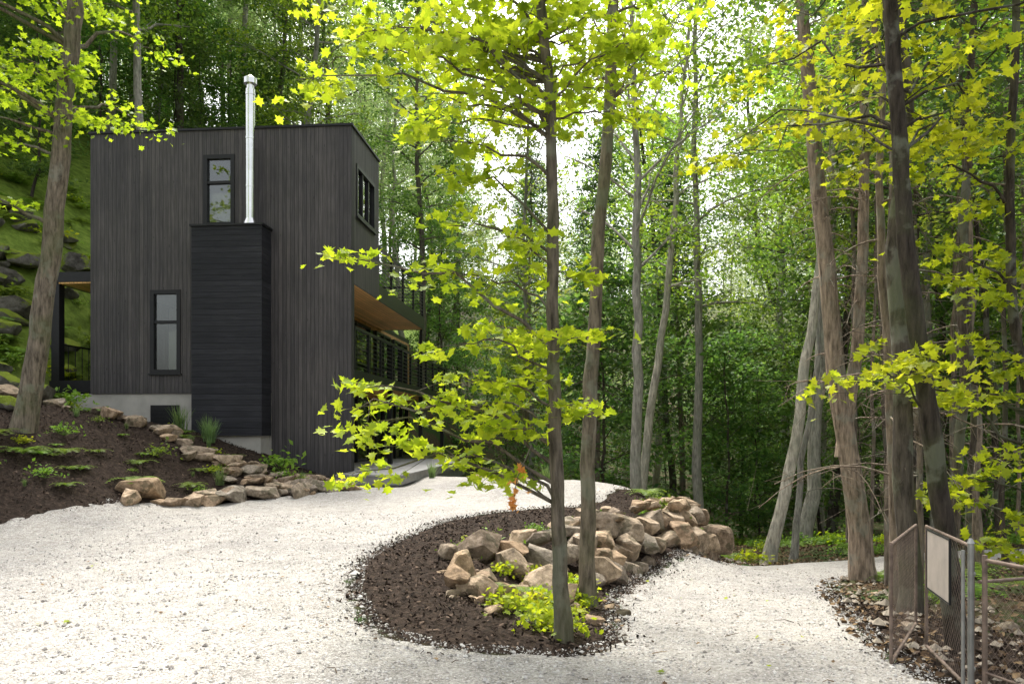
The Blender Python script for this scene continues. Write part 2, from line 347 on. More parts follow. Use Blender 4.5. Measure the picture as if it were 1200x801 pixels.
# ------------------------------------------------------------ rocks
import bmesh
def rock_geo(seed):
    r=np.random.default_rng(seed);bm=bmesh.new();bmesh.ops.create_icosphere(bm,subdivisions=4,radius=1)
    V=np.array([v.co[:] for v in bm.verts])
    F=np.array([[v.index for v in f.verts] for f in bm.faces]);bm.free()
    for _ in range(15):
        d=r.normal(size=3);d/=np.linalg.norm(d);o=r.uniform(.42,.74);p=V@d;ex=np.clip(p-o,0,None);V-=ex[:,None]*d*.97
    nz=np.array([mnoise.noise(Vector(v*2.3+seed)) *.05+mnoise.noise(Vector(v*8+seed))*.03+mnoise.noise(Vector(v*18+seed))*.012 for v in V])
    V*=(1.12+nz)[:,None]; return V,F
ROCKS=[rock_geo(s) for s in range(10)]
m_rock,nt,out=newmat('fieldstone')
g_=nt.nodes.new('ShaderNodeNewGeometry')
n=noise(nt,7,9,rough=.72)
c=ramp(nt,n,[(.3,(.08,.065,.052)),(.45,(.22,.18,.135)),(.58,(.37,.305,.24)),(.72,(.58,.52,.44))])
tint=ramp(nt,g_.outputs['Random Per Island'],[(0,(.6,.6,.62)),(.25,(1.1,.93,.76)),(.5,(.85,.88,.9)),(.75,(1.2,1.12,1.02)),(1,(1.3,1.12,.92))])
c=mixc(nt,1.0,c,tint,'MULTIPLY')
mo=math_(nt,'MULTIPLY',math_(nt,'GREATER_THAN',noise(nt,3.3,5),.58),.55)
c=mixc(nt,mo,c,(.07,.07,.04))
principled(nt,out,c,.88,0,.2,noise(nt,22,9,rough=.75),.9,.03)
m_mossrock,nt,out=newmat('mossy_rock')
n=noise(nt,2.5,8,rough=.7);g_=nt.nodes.new('ShaderNodeNewGeometry');sepn=nt.nodes.new('ShaderNodeSeparateXYZ');L(nt,g_.outputs['Normal'],sepn.inputs[0])
c=ramp(nt,n,[(.3,(.05,.046,.04)),(.5,(.15,.14,.12)),(.7,(.30,.28,.25))])
mo=ramp(nt,math_(nt,'ADD',math_(nt,'MULTIPLY',sepn.outputs[2],.42),noise(nt,1.7,7,rough=.7)),[(.54,(0,0,0)),(.66,(1,1,1))])
c=mixc(nt,mo,c,mixc(nt,noise(nt,6,5),(.09,.13,.015),(.26,.32,.04)));principled(nt,out,c,.95,0,.1,noise(nt,9,9,rough=.75),1,.08)
def add_rock(mb,x,y,z,s,asp=(1,1,.75),rot=None,mat=0):
    V,F=ROCKS[rng.integers(10)];a=rng.uniform(0,6.28) if rot is None else rot
    r2=rng.uniform(-.35,.35)
    W=V*np.array(asp)*s*rng.uniform(.85,1.15,3)
    c,si=math.cos(r2),math.sin(r2);W=np.stack([W[:,0],W[:,1]*c-W[:,2]*si,W[:,1]*si+W[:,2]*c],-1)
    c,si=math.cos(a),math.sin(a);W=np.stack([W[:,0]*c-W[:,1]*si,W[:,0]*si+W[:,1]*c,W[:,2]],-1)
    mb.add(W+[x,y,z],F,mat,False)
Bt=np.array([(-.30,8.05,-.08),(.35,8.75,-.22),(.95,9.6,-.33),(1.4,10.6,-.43),(2.05,11.9,-.56),(2.8,13.45,-.73),(3.35,14.6,-.84),(3.75,15.3,-.9),(3.85,16.2,-.95),(3.6,17.3,-1.0)])
Tp=np.array([(-.75,8.75,.05),(-.1,9.6,.15),(.45,10.4,.2),(.95,11.4,.24),(1.65,12.7,.25),(2.35,14.1,.25),(2.9,15.1,.2),(3.25,15.7,.14),(3.3,16.3,.1),(3.1,17.0,0)])
mb=MB()
for t in np.linspace(0,1,27):
    b=interp(Bt,t);tp=interp(Tp,t);hh=tp[2]-b[2]
    nc=2 if t<.3 else 3
    for k in range(nc):
        f=(k+.35)/nc; p=b+(tp-b)*f*.85
        s=rng.uniform(.17,.34)*(1.22 if t>.5 else .92)
        add_rock(mb,p[0]+rng.normal()*.07,p[1]+rng.normal()*.1,b[2]+hh*f+rng.normal()*.03,s,(1.15,.85,.95))
for t in np.linspace(.05,1,36):
    p=interp(Tp,t);s=rng.uniform(.12,.29);add_rock(mb,p[0]+rng.normal()*.12,p[1]+rng.normal()*.18,p[2]+.04,s,(1.2,1,.65))
for (x,y,s) in [(-.55,8.0,.2),(-.35,9.3,.28),(-.1,7.7,.15),(.2,8.1,.16),(-.5,8.5,.22),(.55,8.5,.2),(0,9.1,.24),(-.75,9.0,.16),(3.65,15.2,.48),(3.3,14.4,.42),(3.8,15.7,.46),(3.05,14.0,.36)]:
    add_rock(mb,x,y,H1(x,y)+s*.45,s,(1.1,.85,1.0))
for _ in range(50):
    x=rng.uniform(-.8,1.2);y=rng.uniform(7.2,10);s=rng.uniform(.04,.1);add_rock(mb,x,y,H1(x,y)+s*.3,s)
obj('stone_retaining_wall',mb.build('stone_retaining_wall',[m_rock]))
mb=MB()
row1=[(-6.75,14.35),(-6.25,14.65),(-5.75,15.1),(-5.3,15.5),(-4.8,15.95),(-4.35,16.3),(-3.95,16.7),(-3.7,17.1)]
row2=[(-10.6,16.3),(-9.8,16.9),(-9.0,17.3),(-8.2,17.5),(-7.5,17.4),(-6.9,17.2),(-6.3,17.2),(-5.8,17.3),(-5.2,17.4),(-4.7,17.7),(-4.3,18.1)]
for row,s0,step in ((row1,.29,22),(row2,.25,36)):
    R_=np.array([(a,b,0) for a,b in row])
    for t in np.linspace(0,1,step):
        p=interp(R_,t);x=p[0]+rng.normal()*.1;y=p[1]+rng.normal()*.15;s=s0*rng.uniform(.55,1.35)
        add_rock(mb,x,y,H1(x,y)+s*.22,s,(1.4,.9,.62))
for _ in range(50):
    x=rng.uniform(-6.2,-4.0);y=rng.uniform(16.2,18.2);s=rng.uniform(.08,.25);add_rock(mb,x,y,H1(x,y)+s*.2,s,(1.3,1,.55))
add_rock(mb,-6.7,14.5,H1(-6.7,14.5)+.14,.4,(1.2,.9,.7))
obj('rock_garden_border',mb.build('rock_garden_border',[m_rock]))
mb=MB();add_rock(mb,-9.9,15.6,H1(-9.9,15.6)+.1,.3);add_rock(mb,-10.6,15.0,H1(-10.6,15)+.1,.4);add_rock(mb,-10.2,17.1,H1(-10.2,17.1)+.1,.5);add_rock(mb,-11.2,17.5,H1(-11.2,17.5)+.1,.6)
obj('mossy_boulders',mb.build('mossy_boulders',[m_mossrock]))
mb=MB()
for (x,y,s) in [(-.7,22.6,.45),(.0,22.0,.4),(-.3,22.4,.5),(.6,21.3,.3),(3.0,18.0,.3),(2.6,17.7,.2)]:
    add_rock(mb,x,y,H1(x,y)+s*.35,s,(1.5,.8,.55),0.1)
obj('stone_ledge',mb.build('stone_ledge',[m_rock]))
mb=MB()
for _ in range(95):
    x=rng.uniform(-19,-12.4);y=rng.uniform(18.5,26.5);s=rng.uniform(.18,.65);add_rock(mb,x,y,H1(x,y)+s*.1,s,(1.4,1,.75))
obj('mossy_rock_outcrop',mb.build('mossy_rock_outcrop',[m_mossrock]))
mb=MB()
for _ in range(60):
    x=rng.uniform(3,9);y=rng.uniform(4.5,14)
    if sdf([x],[y])[0]>-.12: continue
    s=rng.uniform(.05,.16);add_rock(mb,x,y,H1(x,y)+s*.2,s,(1.2,1,.6))
obj('roadside_rocks',mb.build('roadside_rocks',[m_rock]))
# ------------------------------------------------------------ house
def cladding(name,ax,width,base,var=.35,spec=.35,groove=.4):
    m,nt,out=newmat(name)
    tc=nt.nodes.new('ShaderNodeTexCoord');s=nt.nodes.new('ShaderNodeSeparateXYZ');L(nt,tc.outputs['Object'],s.inputs[0])
    u=math_(nt,'DIVIDE',s.outputs[ax],width);fl=math_(nt,'FLOOR',u);fr=math_(nt,'FRACT',u)
    wn=nt.nodes.new('ShaderNodeTexWhiteNoise');wn.noise_dimensions='1D';L(nt,fl,wn.inputs['W'])
    mp=nt.nodes.new('ShaderNodeMapping');sc_=[26,26,26]
    if ax==2: sc_[0]=1.6;sc_[1]=1.6
    else: sc_[2]=1.3
    mp.inputs['Scale'].default_value=sc_;L(nt,tc.outputs['Object'],mp.inputs[0])
    cb=nt.nodes.new('ShaderNodeCombineXYZ');L(nt,math_(nt,'MULTIPLY',wn.outputs[0],37),cb.inputs[0]);L(nt,math_(nt,'MULTIPLY',wn.outputs[0],91),cb.inputs[2]);L(nt,cb.outputs[0],mp.inputs['Location'])
    gr=noise(nt,1.0,7,mp.outputs[0],.65)
    c=ramp(nt,gr,[(.25,[x*(1-var) for x in base]),(.5,base),(.78,[x*(1+var*1.7) for x in base])])
    tone=ramp(nt,wn.outputs[0],[(0,(.78,.78,.78)),(1,(1.22,1.2,1.16))]);c=mixc(nt,1.0,c,tone,'MULTIPLY')
    vo=N(nt,'ShaderNodeTexVoronoi',Scale=1.0);mp2=nt.nodes.new('ShaderNodeMapping');mp2.inputs['Scale'].default_value=(8,8,2.5) if ax!=2 else (2.5,2.5,8)
    L(nt,tc.outputs['Object'],mp2.inputs[0]);L(nt,mp2.outputs[0],vo.inputs['Vector'])
    kn=math_(nt,'LESS_THAN',vo.outputs['Distance'],.09);c=mixc(nt,math_(nt,'MULTIPLY',kn,.6),c,[x*.35 for x in base])
    w=ramp(nt,noise(nt,.7,4),[(.35,(.82,.82,.84)),(.65,(1.15,1.13,1.1))]);c=mixc(nt,1.0,c,w,'MULTIPLY')
    e=math_(nt,'MINIMUM',fr,math_(nt,'SUBTRACT',1,fr));gv=ramp(nt,e,[(.03,(0,0,0)),(.075,(1,1,1))])
    c=mixc(nt,gv,[x*groove for x in base],c)
    hh=math_(nt,'ADD',gv,math_(nt,'MULTIPLY',gr,.12))
    principled(nt,out,c,.62,0,spec,hh,.7,.01);return m
m_clad=cladding('charred_wood_vertical',0,.105,(.068,.063,.063),.45)
m_clads=cladding('charred_wood_side',1,.105,(.068,.063,.063),.45)
m_chase=cladding('black_wood_horizontal',2,.14,(.021,.022,.027),.45,.25,.6)
m_soff=cladding('cedar_soffit',0,.12,(.85,.50,.20),.25)
m_blk=simple('black_metal',(.014,.014,.015),.4,.0,.2,5,.05)
m_conc=simple('foundation_concrete',(.42,.40,.36),.85,0,.14,2.5,.2)
m_deck=simple('deck_grey',(.24,.235,.23),.7,0,.2,4,.2)
m_int=simple('interior_plaster',(.55,.5,.43),.8,0,.05,2,.0)
m_door=simple('warm_wood_wall',(.5,.28,.12),.6,0,.3,5,.1)
m_pipe=simple('stainless_pipe',(.72,.72,.70),.2,1.0,.08,3,.03)
m_glass,nt,out=newmat('window_glass')
fr=N(nt,'ShaderNodeFresnel',IOR=1.5);gl=N(nt,'ShaderNodeBsdfGlossy',Roughness=.01);tr=nt.nodes.new('ShaderNodeBsdfTransparent');tr.inputs[0].default_value=(.75,.8,.78,1)
mx=nt.nodes.new('ShaderNodeMixShader');L(nt,math_(nt,'ADD',math_(nt,'MULTIPLY',fr.outputs[0],1.5),.05),mx.inputs[0]);L(nt,tr.outputs[0],mx.inputs[1]);L(nt,gl.outputs[0],mx.inputs[2]);L(nt,mx.outputs[0],out.inputs[0])
HS=empty('modern_black_house',(-4.03,20,0),(0,0,math.radians(-5)))
def part(name,fn,mats):
    mb=MB();fn(mb);return obj(name,mb.build(name,mats),HS)
def wallgrid(mb,plane,const,a0,a1,z0,z1,ops,th,mat=0):
    def P(a,z,d): return (a,const+d,z) if plane=='y' else (const+d,a,z)
    A=sorted({a0,a1,*[o[0] for o in ops],*[o[1] for o in ops]});Zs=sorted({z0,z1,*[o[2] for o in ops],*[o[3] for o in ops]})
    for i in range(len(A)-1):
        for j in range(len(Zs)-1):
            ca=(A[i]+A[i+1])/2;cz=(Zs[j]+Zs[j+1])/2
            if any(o[0]<ca<o[1] and o[2]<cz<o[3] for o in ops): continue
            for d in (0,th): mb.quad(P(A[i],Zs[j],d),P(A[i+1],Zs[j],d),P(A[i+1],Zs[j+1],d),P(A[i],Zs[j+1],d),mat)
    for o in list(ops)+[(a0,a1,z0,z1)]:
        c=[(o[0],o[2]),(o[1],o[2]),(o[1],o[3]),(o[0],o[3])]
        for k in range(4):
            p,q=c[k],c[(k+1)%4];mb.quad(P(*p,0),P(*q,0),P(*q,th),P(*p,th),mat)
W1=(-3.83,-3.07,6.86,8.62);W2=(-5.25,-4.50,3.12,5.2)
part('front_wall_upper',lambda mb:wallgrid(mb,'y',0,-6.9,-2.07,2.58,9.28,[W1,W2],.25),[m_clad])
part('front_wall_full_height',lambda mb:mb.box(-2.07,0,0,.25,.1,9.28),[m_clad])
SW=[(.46,2.2,7.15,8.45)]
part('side_wall_upper',lambda mb:wallgrid(mb,'x',0,.252,2.7,5.35,9.28,SW,-.25),[m_clads])
def rest(mb):
    mb.box(-6.9,-6.65,.252,9.3,2.58,9.28)
    mb.box(-6.648,-2.5,9.05,9.3,0,9.28)
    mb.box(-2.5,-.252,2.452,2.7,5.75,9.28)
    mb.box(-2.5,-2.3,2.702,9.3,5.75,9.28)
part('rear_walls',rest,[m_clads])
part('roof',lambda mb:(mb.box(-6.65,-.25,.25,2.45,9.0,9.2),mb.box(-6.65,-2.5,2.45,9.05,9.0,9.2)),[m_blk])
def cap(mb):
    mb.box(-6.94,.04,-.04,.28,9.281,9.335);mb.box(-6.94,-6.62,.281,9.34,9.281,9.335);mb.box(-.28,.04,.281,2.74,9.281,9.335)
part('parapet_flashing',cap,[m_blk])
w_=.06
def win(o,name,plane='y',const=0,bars=(.62,),vb=(),sg=1):
    a0,a1,z0,z1=o
    def bx(mb,A0,A1,Z0,Z1,d0,d1,mt):
        if plane=='y': mb.box(A0,A1,const+min(d0*sg,d1*sg),const+max(d0*sg,d1*sg),Z0,Z1,mt)
        else: mb.box(const+min(d0*sg,d1*sg),const+max(d0*sg,d1*sg),A0,A1,Z0,Z1,mt)
    def f(mb):
        w=.07
        bx(mb,a0-.03,a0+w,z0-.03,z1+.03,-.025,.12,0);bx(mb,a1-w,a1+.03,z0-.03,z1+.03,-.025,.12,0)
        bx(mb,a0+w,a1-w,z0-.03,z0+w,-.025,.12,0);bx(mb,a0+w,a1-w,z1-w,z1+.03,-.025,.12,0)
        for b in bars: zz=z0+(z1-z0)*b;bx(mb,a0+w,a1-w,zz-.035,zz+.035,-.005,.1,0)
        for b in vb: aa=a0+(a1-a0)*b;bx(mb,aa-.03,aa+.03,z0+w,z1-w,-.004,.1,0)
        bx(mb,a0-.06,a1+.06,z0-.07,z0-.031,-.06,.02,0)
    part(name+'_frame',f,[m_blk])
    part(name+'_glass',lambda mb:bx(mb,a0+w_,a1-w_,z0+w_,z1-w_,.05,.062,0),[m_glass])
win(W1,'upper_window');win(W2,'lower_window')
win(SW[0],'side_window','x',0,(),(.33,.66),-1)
def inter(mb):
    mb.box(-6.6,-2.55,2.9,3.0,5.8,8.95)
    mb.box(-6.6,-1.65,3.4,3.5,3.2,5.3)
    mb.box(-6.6,-.3,.3,8.9,5.38,5.72)
    mb.box(-6.6,-1.62,.3,13.5,2.92,3.14)
part('interior',inter,[m_int])
part('window_blind',lambda mb:(mb.box(-3.72,-3.2,.16,.17,6.95,7.72),mb.box(-4.95,-4.6,.3,.31,3.2,4.2)),[m_int])
OPS=[(1,3.2,3.2,5.2),(4,7.5,3.2,5.2),(8.3,10.4,3.2,5.2),(11,13.3,3.2,5.2)];OPL=[(1,3.4,.5,2.75),(4.2,7.6,.5,2.75),(8.3,10.6,.5,2.75),(11.2,13.5,.5,2.75)]
def mids(mb):
    wallgrid(mb,'x',-1.6,.26,14,3.16,5.34,OPS,-.15)
    wallgrid(mb,'x',-1.6,.26,14,.1,2.88,OPL,-.15)
    mb.box(-6.6,-1.6,13.85,14.0,.1,5.34)
part('recessed_side_wall',mids,[m_door])
def midw(mb):
    for (a,b,z0,z1) in OPS+OPL:
        for y in (a,(a+b)/2-.03,b-.07): mb.box(-1.64,-1.52,y,y+.07,z0,z1)
        mb.box(-1.63,-1.53,a+.07,b-.07,z0,z0+.08);mb.box(-1.63,-1.53,a+.07,b-.07,z1-.08,z1)
part('glass_door_frames',midw,[m_blk])
def midg(mb):
    mb.box(-1.60,-1.59,.6,13.7,3.22,5.18);mb.box(-1.60,-1.59,.6,13.7,.55,2.7)
part('glass_doors',midg,[m_glass])
part('soffit_upper',lambda mb:mb.box(-1.58,-.03,.26,9.27,5.34,5.37),[m_soff])
def fasc(mb):
    mb.box(-.03,.0,2.703,9.3,5.33,5.78);mb.box(-2.3,-.031,9.27,9.3,5.33,5.78);mb.box(-.12,-.031,2.71,9.26,5.72,5.80)
    mb.box(-.03,.0,.26,14,2.88,3.18);mb.box(-1.6,-.031,13.97,14.0,2.88,3.18)
part('balcony_fascia',fasc,[m_blk])
def slabs(mb):
    mb.box(-2.28,-.13,2.71,9.26,5.73,5.79);mb.box(-1.58,-.031,.27,13.96,3.10,3.17)
part('balcony_decking',slabs,[m_deck])
part('soffit_lower',lambda mb:mb.box(-1.58,-.032,.27,13.96,2.88,2.91),[m_soff])
part('terrace_roof_mid',lambda mb:mb.box(-6.6,-1.6,9.31,14,5.35,5.5),[m_blk])
def rail(mb,y0,y1,z,xx=-.05):
    n=int((y1-y0)/1.3)
    for i in range(n+1):
        y=y0+(y1-y0)*i/n;mb.box(xx-.035,xx+.035,y-.035,y+.035,z,z+1.05)
    mb.box(xx-.045,xx+.045,y0-.03,y1+.03,z+1.051,z+1.12)
    for k in range(8): mb.box(xx-.009,xx+.009,y0,y1,z+.10+k*.12,z+.118+k*.12)
    mb.box(-1.55,xx-.05,y1-.03,y1+.03,z+1.051,z+1.12)
    for k in range(8): mb.box(-1.55,xx-.05,y1-.009,y1+.009,z+.10+k*.12,z+.118+k*.12)
    mb.box(-1.55,-1.49,y1-.03,y1+.03,z,z+1.05)
part('balcony_railing_upper',lambda mb:rail(mb,2.78,9.2,5.8),[m_blk])
part('balcony_railing_lower',lambda mb:rail(mb,.4,13.9,3.18),[m_blk])
def posts(mb):
    mb.box(-.14,-.04,9.1,9.2,3.18,5.33)
    for y in (4.5,9.2,13.7): mb.box(-.2,-.06,y,y+.14,.6,2.88)
part('steel_posts',posts,[m_blk])
def deck(mb):
    for k in range(22):
        a=-1.55+k*.145; mb.box(a,a+.137,-1.45 if a>0 else .02,9.6,.56,.60)
    mb.box(.03,1.58,-1.4,.0,.36,.555);mb.box(-1.5,1.58,.001,9.55,.36,.555)
    mb.box(.1,1.48,-1.3,9.45,.05,.359)
part('entrance_deck',deck,[m_deck])
part('foundation',lambda mb:mb.box(-7.45,-2.073,.04,9.0,-.2,2.578),[m_conc])
part('chimney_chase',lambda mb:mb.box(-3.88,-2.08,-.6,-.002,1.5,6.68),[m_chase])
part('chimney_cap',lambda mb:mb.box(-3.92,-2.04,-.64,-.003,6.682,6.73),[m_blk])
part('chimney_footing',lambda mb:mb.box(-3.8,-2.15,-.5,.03,.2,1.498),[m_conc])
def pipe(mb):
    c=(-2.5,-.3)
    def cyl(z0,z1,r): mb.tube([(c[0],c[1],z0),(c[0],c[1],z1)],[r,r],24)
    cyl(6.73,10.15,.115)
    for z in (7.7,8.9,10.0): cyl(z,z+.05,.124)
    mb.tube([(c[0],c[1],6.73),(c[0],c[1],6.92)],[.2,.12],24);cyl(10.16,10.3,.09);cyl(10.28,10.42,.16);mb.tube([(c[0],c[1],10.42),(c[0],c[1],10.5)],[.16,.05],24)
    mb.box(c[0]-.015,c[0]+.015,c[1]+.1,.0,8.75,8.79)
part('chimney_flue',pipe,[m_pipe])
def grille(mb):
    mb.box(-5.28,-4.52,.0,.038,1.55,2.28)
    for k in range(7): mb.box(-5.22,-4.58,-.015,-.001,1.6+k*.09,1.65+k*.09)
part('foundation_vent',grille,[m_blk])
def porch(mb):
    mb.box(-8.1,-6.905,.1,3.4,5.5,5.76,0);mb.box(-8.1,-6.905,.1,3.4,2.62,2.93,0)
    mb.box(-8.08,-7.86,.15,.37,2.931,5.499,0);mb.box(-8.08,-7.88,3.1,3.3,2.931,5.499,0)
    mb.box(-7.85,-6.91,.12,3.35,5.46,5.498,1)
    for k in range(9): mb.box(-8.06,-8.04,.5+k*.3,.51+k*.3,2.93,3.9,0)
    mb.box(-8.07,-8.03,.38,3.09,3.9,3.94,0)
part('side_porch',porch,[m_blk,m_soff])
# ------------------------------------------------------------ gate / fence
m_galv=simple('galvanised_steel',(.28,.28,.27),.5,.6,.25,9,.1)
m_rust=simple('rusty_steel',(.20,.15,.12),.7,.3,.4,12,.2)
m_sign=simple('weathered_sign',(.46,.40,.36),.7,0,.2,4,.1)
def chain(mb,p,q,z0,z1,pitch=.06,rad=.0011,mat=0):
    p=np.array(p,float);q=np.array(q,float);Ln=np.linalg.norm(q-p);d=(q-p)/Ln;hh=z1-z0
    for sgn in (1,-1):
        for k in np.arange(-hh,Ln,pitch) if sgn==1 else np.arange(0,Ln+hh,pitch):
            za=0.;zb=hh
            if sgn==1: za=max(0,-k);zb=min(hh,Ln-k)
            else: za=max(0,k-Ln);zb=min(hh,k)
            if zb-za<.02: continue
            a=p+d*(k+sgn*za);b=p+d*(k+sgn*zb)
            mb.tube([(a[0],a[1],z0+za),(b[0],b[1],z0+zb)],rad,3,mat)
def leafgate(mb,p,q,z0,z1,mat=0):
    pts=[(p[0],p[1],z0),(q[0],q[1],z0),(q[0],q[1],z1),(p[0],p[1],z1)]
    for i in range(4): mb.tube([pts[i],pts[(i+1)%4]],.013,8,mat)
    chain(mb,p,q,z0,z1,mat=mat)
G=empty('chain_link_gate')
mb=MB();leafgate(mb,(2.92,5.05),(3.2,6.15),-.05,.87);obj('gate_leaf',mb.build('gate_leaf',[m_rust]),G)
mb=MB();leafgate(mb,(2.76,5.8),(3.55,7.0),-.08,.78);obj('gate_leaf_2',mb.build('gate_leaf_2',[m_rust]),G)
mb=MB();mb.tube([(2.88,5.0,-.4),(2.88,5.0,.9)],.018,12);mb.tube([(2.88,5.0,.9),(2.88,5.0,.93)],[.024,.01],12);mb.tube([(2.82,4.98,-.4),(2.82,4.98,.86)],.011,10)
for z in (.1,.7): mb.tube([(2.88,5,z),(2.92,5.05,z)],.02,8)
obj('gate_post',mb.build('gate_post',[m_galv]),G)
def plate():
    mb=MB();a=np.array([2.92,5.05]);d=np.array([.28,1.1]);n=np.array([-1.1,.28]);n=n/np.linalg.norm(n)*.02
    t0,t1,z0,z1=.36,.88,.42,.86
    A=a+d*t0;B=a+d*t1
    for k in (1,1.4): mb.quad((*(A+n*k),z0),(*(B+n*k),z0),(*(B+n*k),z1),(*(A+n*k),z1),0)
    P=[(*(A+n*1.2),z0),(*(B+n*1.2),z0),(*(B+n*1.2),z1),(*(A+n*1.2),z1)]
    for i in range(4): mb.tube([P[i],P[(i+1)%4]],.009,6,1)
    return mb
obj('sign_board',plate().build('sign_board',[m_sign,m_blk]),G)
Fc=empty('chain_link_fence')
mb=MB();a=(2.95,4.97);b=(3.55,2.6);z0,z1=-.05,.80
mb.tube([(*a,z1),(*b,z1)],.012,8);mb.tube([(*a,.1),(*b,.1)],.008,6)
for t in (0,.35,.7,1): p=(a[0]+(b[0]-a[0])*t,a[1]+(b[1]-a[1])*t);mb.tube([(*p,-.3),(*p,z1+.03)],.016,8)
chain(mb,a,b,z0,z1);obj('fence_run',mb.build('fence_run',[m_rust]),Fc)
mb=MB();mb.tube([(3.05,5.2,.62),(4.0,5.6,.60),(5.2,5.9,.55)],.012,8)
for p in ((4.0,5.6),(5.2,5.9)): mb.tube([(*p,-.3),(*p,.66)],.02,8)
chain(mb,(3.05,5.2),(5.2,5.9),-.1,.6);obj('fence_run_2',mb.build('fence_run_2',[m_rust]),Fc)
# ------------------------------------------------------------ foreground trees
def limbs(mb,P,targets,leaf,per,rad,tmpl=T_maple,drop=.35,r=rng,lm=1,rb=.018,flat=.25):
    P=np.asarray(P);cen=[]
    for tg in targets:
        tg=np.array(tg,float)
        d=np.linalg.norm(tg[:2]-P[0,:2]);zs=tg[2]-d*drop*r.uniform(.3,1.2)
        zs=np.clip(zs,P[2,2],P[-1,2]);i=np.argmin(abs(P[:,2]-zs));s=P[i]
        q=np.linspace(0,1,8)[:,None];B=s+(tg-s)*q;B[:,2]+=(np.sin(q[:,0]*np.pi)*.12*d)
        B[1:-1]+=r.normal(size=(6,3))*.025*d
        mb.tube(B,np.linspace(rb*min(1,d*.6+.25),.003,8),5,0)
        for f in (.45,.6,.72,.84,.93,1.0,1.03):
            c=interp(B,min(1,f))+r.normal(size=3)*np.array([rad*.8,rad*.8,rad*.25])*(1.15-f*.3)
            cen.append(c);mb.tube(np.array([interp(B,max(0,f-.12)),c]),[.004,.002],3,0)
    sprays(mb,cen,rad*.75,per,leaf,tmpl,lm,flat,.65,r)
r1=np.random.default_rng(3)
mb=MB()
p1=[(.4,6.5,-.25),(.40,6.5,.3),(.385,6.5,.95),(.335,6.5,1.7),(.315,6.5,2.33),(.35,6.5,3.03),(.315,6.5,3.73),(.30,6.5,4.4),(.26,6.5,5.1),(.2,6.5,6.2),(.25,6.6,7.6),(.2,6.6,9)]
P=smoothpath(p1,60,.008,r1);t=np.linspace(0,1,60);mb.tube(P,.062-.04*t+.05*np.exp(-t*40),14,0,.04)
tg=[(-1.5,6.4,3.0),(-.62,6.2,3.85),(-.55,6.9,3.38),(-1.74,6.4,4.42),(-1.3,6.6,4.9),(-.9,6.0,4.65),(-.42,6.8,4.85),(-.28,6.2,4.2),(.75,6.4,4.35),(.98,6.7,4.2),(.84,6.2,4.84),
(-.42,6.4,2.85),(-.07,6.1,3.1),(0,6.9,2.5),(-.42,6.3,2.3),(.6,6.3,2.35),(.5,6.8,2.9),(-1.15,6.3,1.95),(-1.35,6.5,1.6),(-1.0,6.7,1.5),(-1.22,6.1,1.75),(-.3,6.3,1.8),(.1,6.8,2.05),(0,6.2,1.62),(-.4,6.6,2.0),(-.22,6.4,1.3),(-1.4,6.5,1.25),(-.5,6.1,3.6),(.62,6.5,1.8)]
for _ in range(38): tg.append((r1.uniform(-2.0,1.0),r1.uniform(5.6,8.6),r1.uniform(4.3,6.2)))
limbs(mb,P,tg,.092,12,.25,r=r1)
obj('maple_tree',mb.build('maple_tree',[M_bark,M_leaf_near]))
mb=MB();mb.tube([(.15,6.1,1.5),(.04,6.05,1.25),(.0,6.0,1.02)],[.006,.004,.002],4,0);sprays(mb,[(.06,6.05,1.3),(.03,6.03,1.18),(.0,6.0,1.06)],.05,10,.06,T_maple,1,1.4,.9)
obj('withered_branch',mb.build('withered_branch',[M_bark,M_deadleaf]))
mb=MB()
p2=[(.82,8.6,-.4),(.80,8.6,.2),(.83,8.6,1.64),(.89,8.6,3.2),(.93,8.6,4.2),(.99,8.6,4.8),(1.08,8.6,6.2),(1.15,8.6,8),(1.2,8.6,11)]
P=smoothpath(p2,50,.008,r1);t=np.linspace(0,1,50);mb.tube(P,.084-.045*t+.05*np.exp(-t*40),14,0,.04)
limbs(mb,P,[(r1.uniform(-.3,2.0),r1.uniform(7.8,10),r1.uniform(5.0,8.2)) for _ in range(16)],.1,10,.3,r=r1)
obj('maple_tree',mb.build('maple_tree_b',[M_bark,M_leaf_near]))
mb=MB()
p9=[(3.74,6.6,-.5),(3.71,6.6,-.2),(3.6,6.6,.57),(3.43,6.6,1.63),(3.25,6.6,3.05),(3.2,6.6,4.1),(3.1,6.6,5.17),(3.05,6.6,6.2),(3.1,6.7,8.5)]
P=smoothpath(p9,50,.008,r1);t=np.linspace(0,1,50);mb.tube(P,.088-.05*t+.05*np.exp(-t*40),14,0,.04)
limbs(mb,P,[(r1.uniform(2.2,5.6),r1.uniform(6,9.5),r1.uniform(4.3,6.6)) for _ in range(34)]+[(2.9,6.4,2.1),(3.2,6.2,2.2)],.095,11,.3,r=r1,rb=.015)
obj('maple_tree',mb.build('maple_tree_c',[M_bark_dark,M_leaf_near]))
mb=MB()
p12=[(5.5,8.2,-.5),(5.35,8.2,1.5),(5.1,8.2,3),(5.15,8.2,5),(5.2,8.2,7.5)]
P=smoothpath(p12,30,.008,r1);t=np.linspace(0,1,30);mb.tube(P,.06-.03*t,12,0,.03)
limbs(mb,P,[(3.9,8,2.1),(4.3,7.8,1.9),(4.7,8.3,2.0),(4.9,8,2.9),(4.4,8.4,3.5),(5.0,8,1.3),(4.6,8.2,1.1),(4.3,8.5,.9),(5.2,7.8,.7),(5.3,8,2.3),(4.9,8.4,4.0),(5.3,8.2,4.4),(4.2,8.3,4.3),(3.4,8,2.1),(5.0,8.0,.4),(4.8,8.6,3.2),(5.2,8.5,3.3),(4.7,8,2.5)],.10,11,.28,r=r1)
obj('maple_tree',mb.build('maple_tree_d',[M_bark_dark,M_leaf_near]))
mb=MB()
zb=H1(-9.2,15)
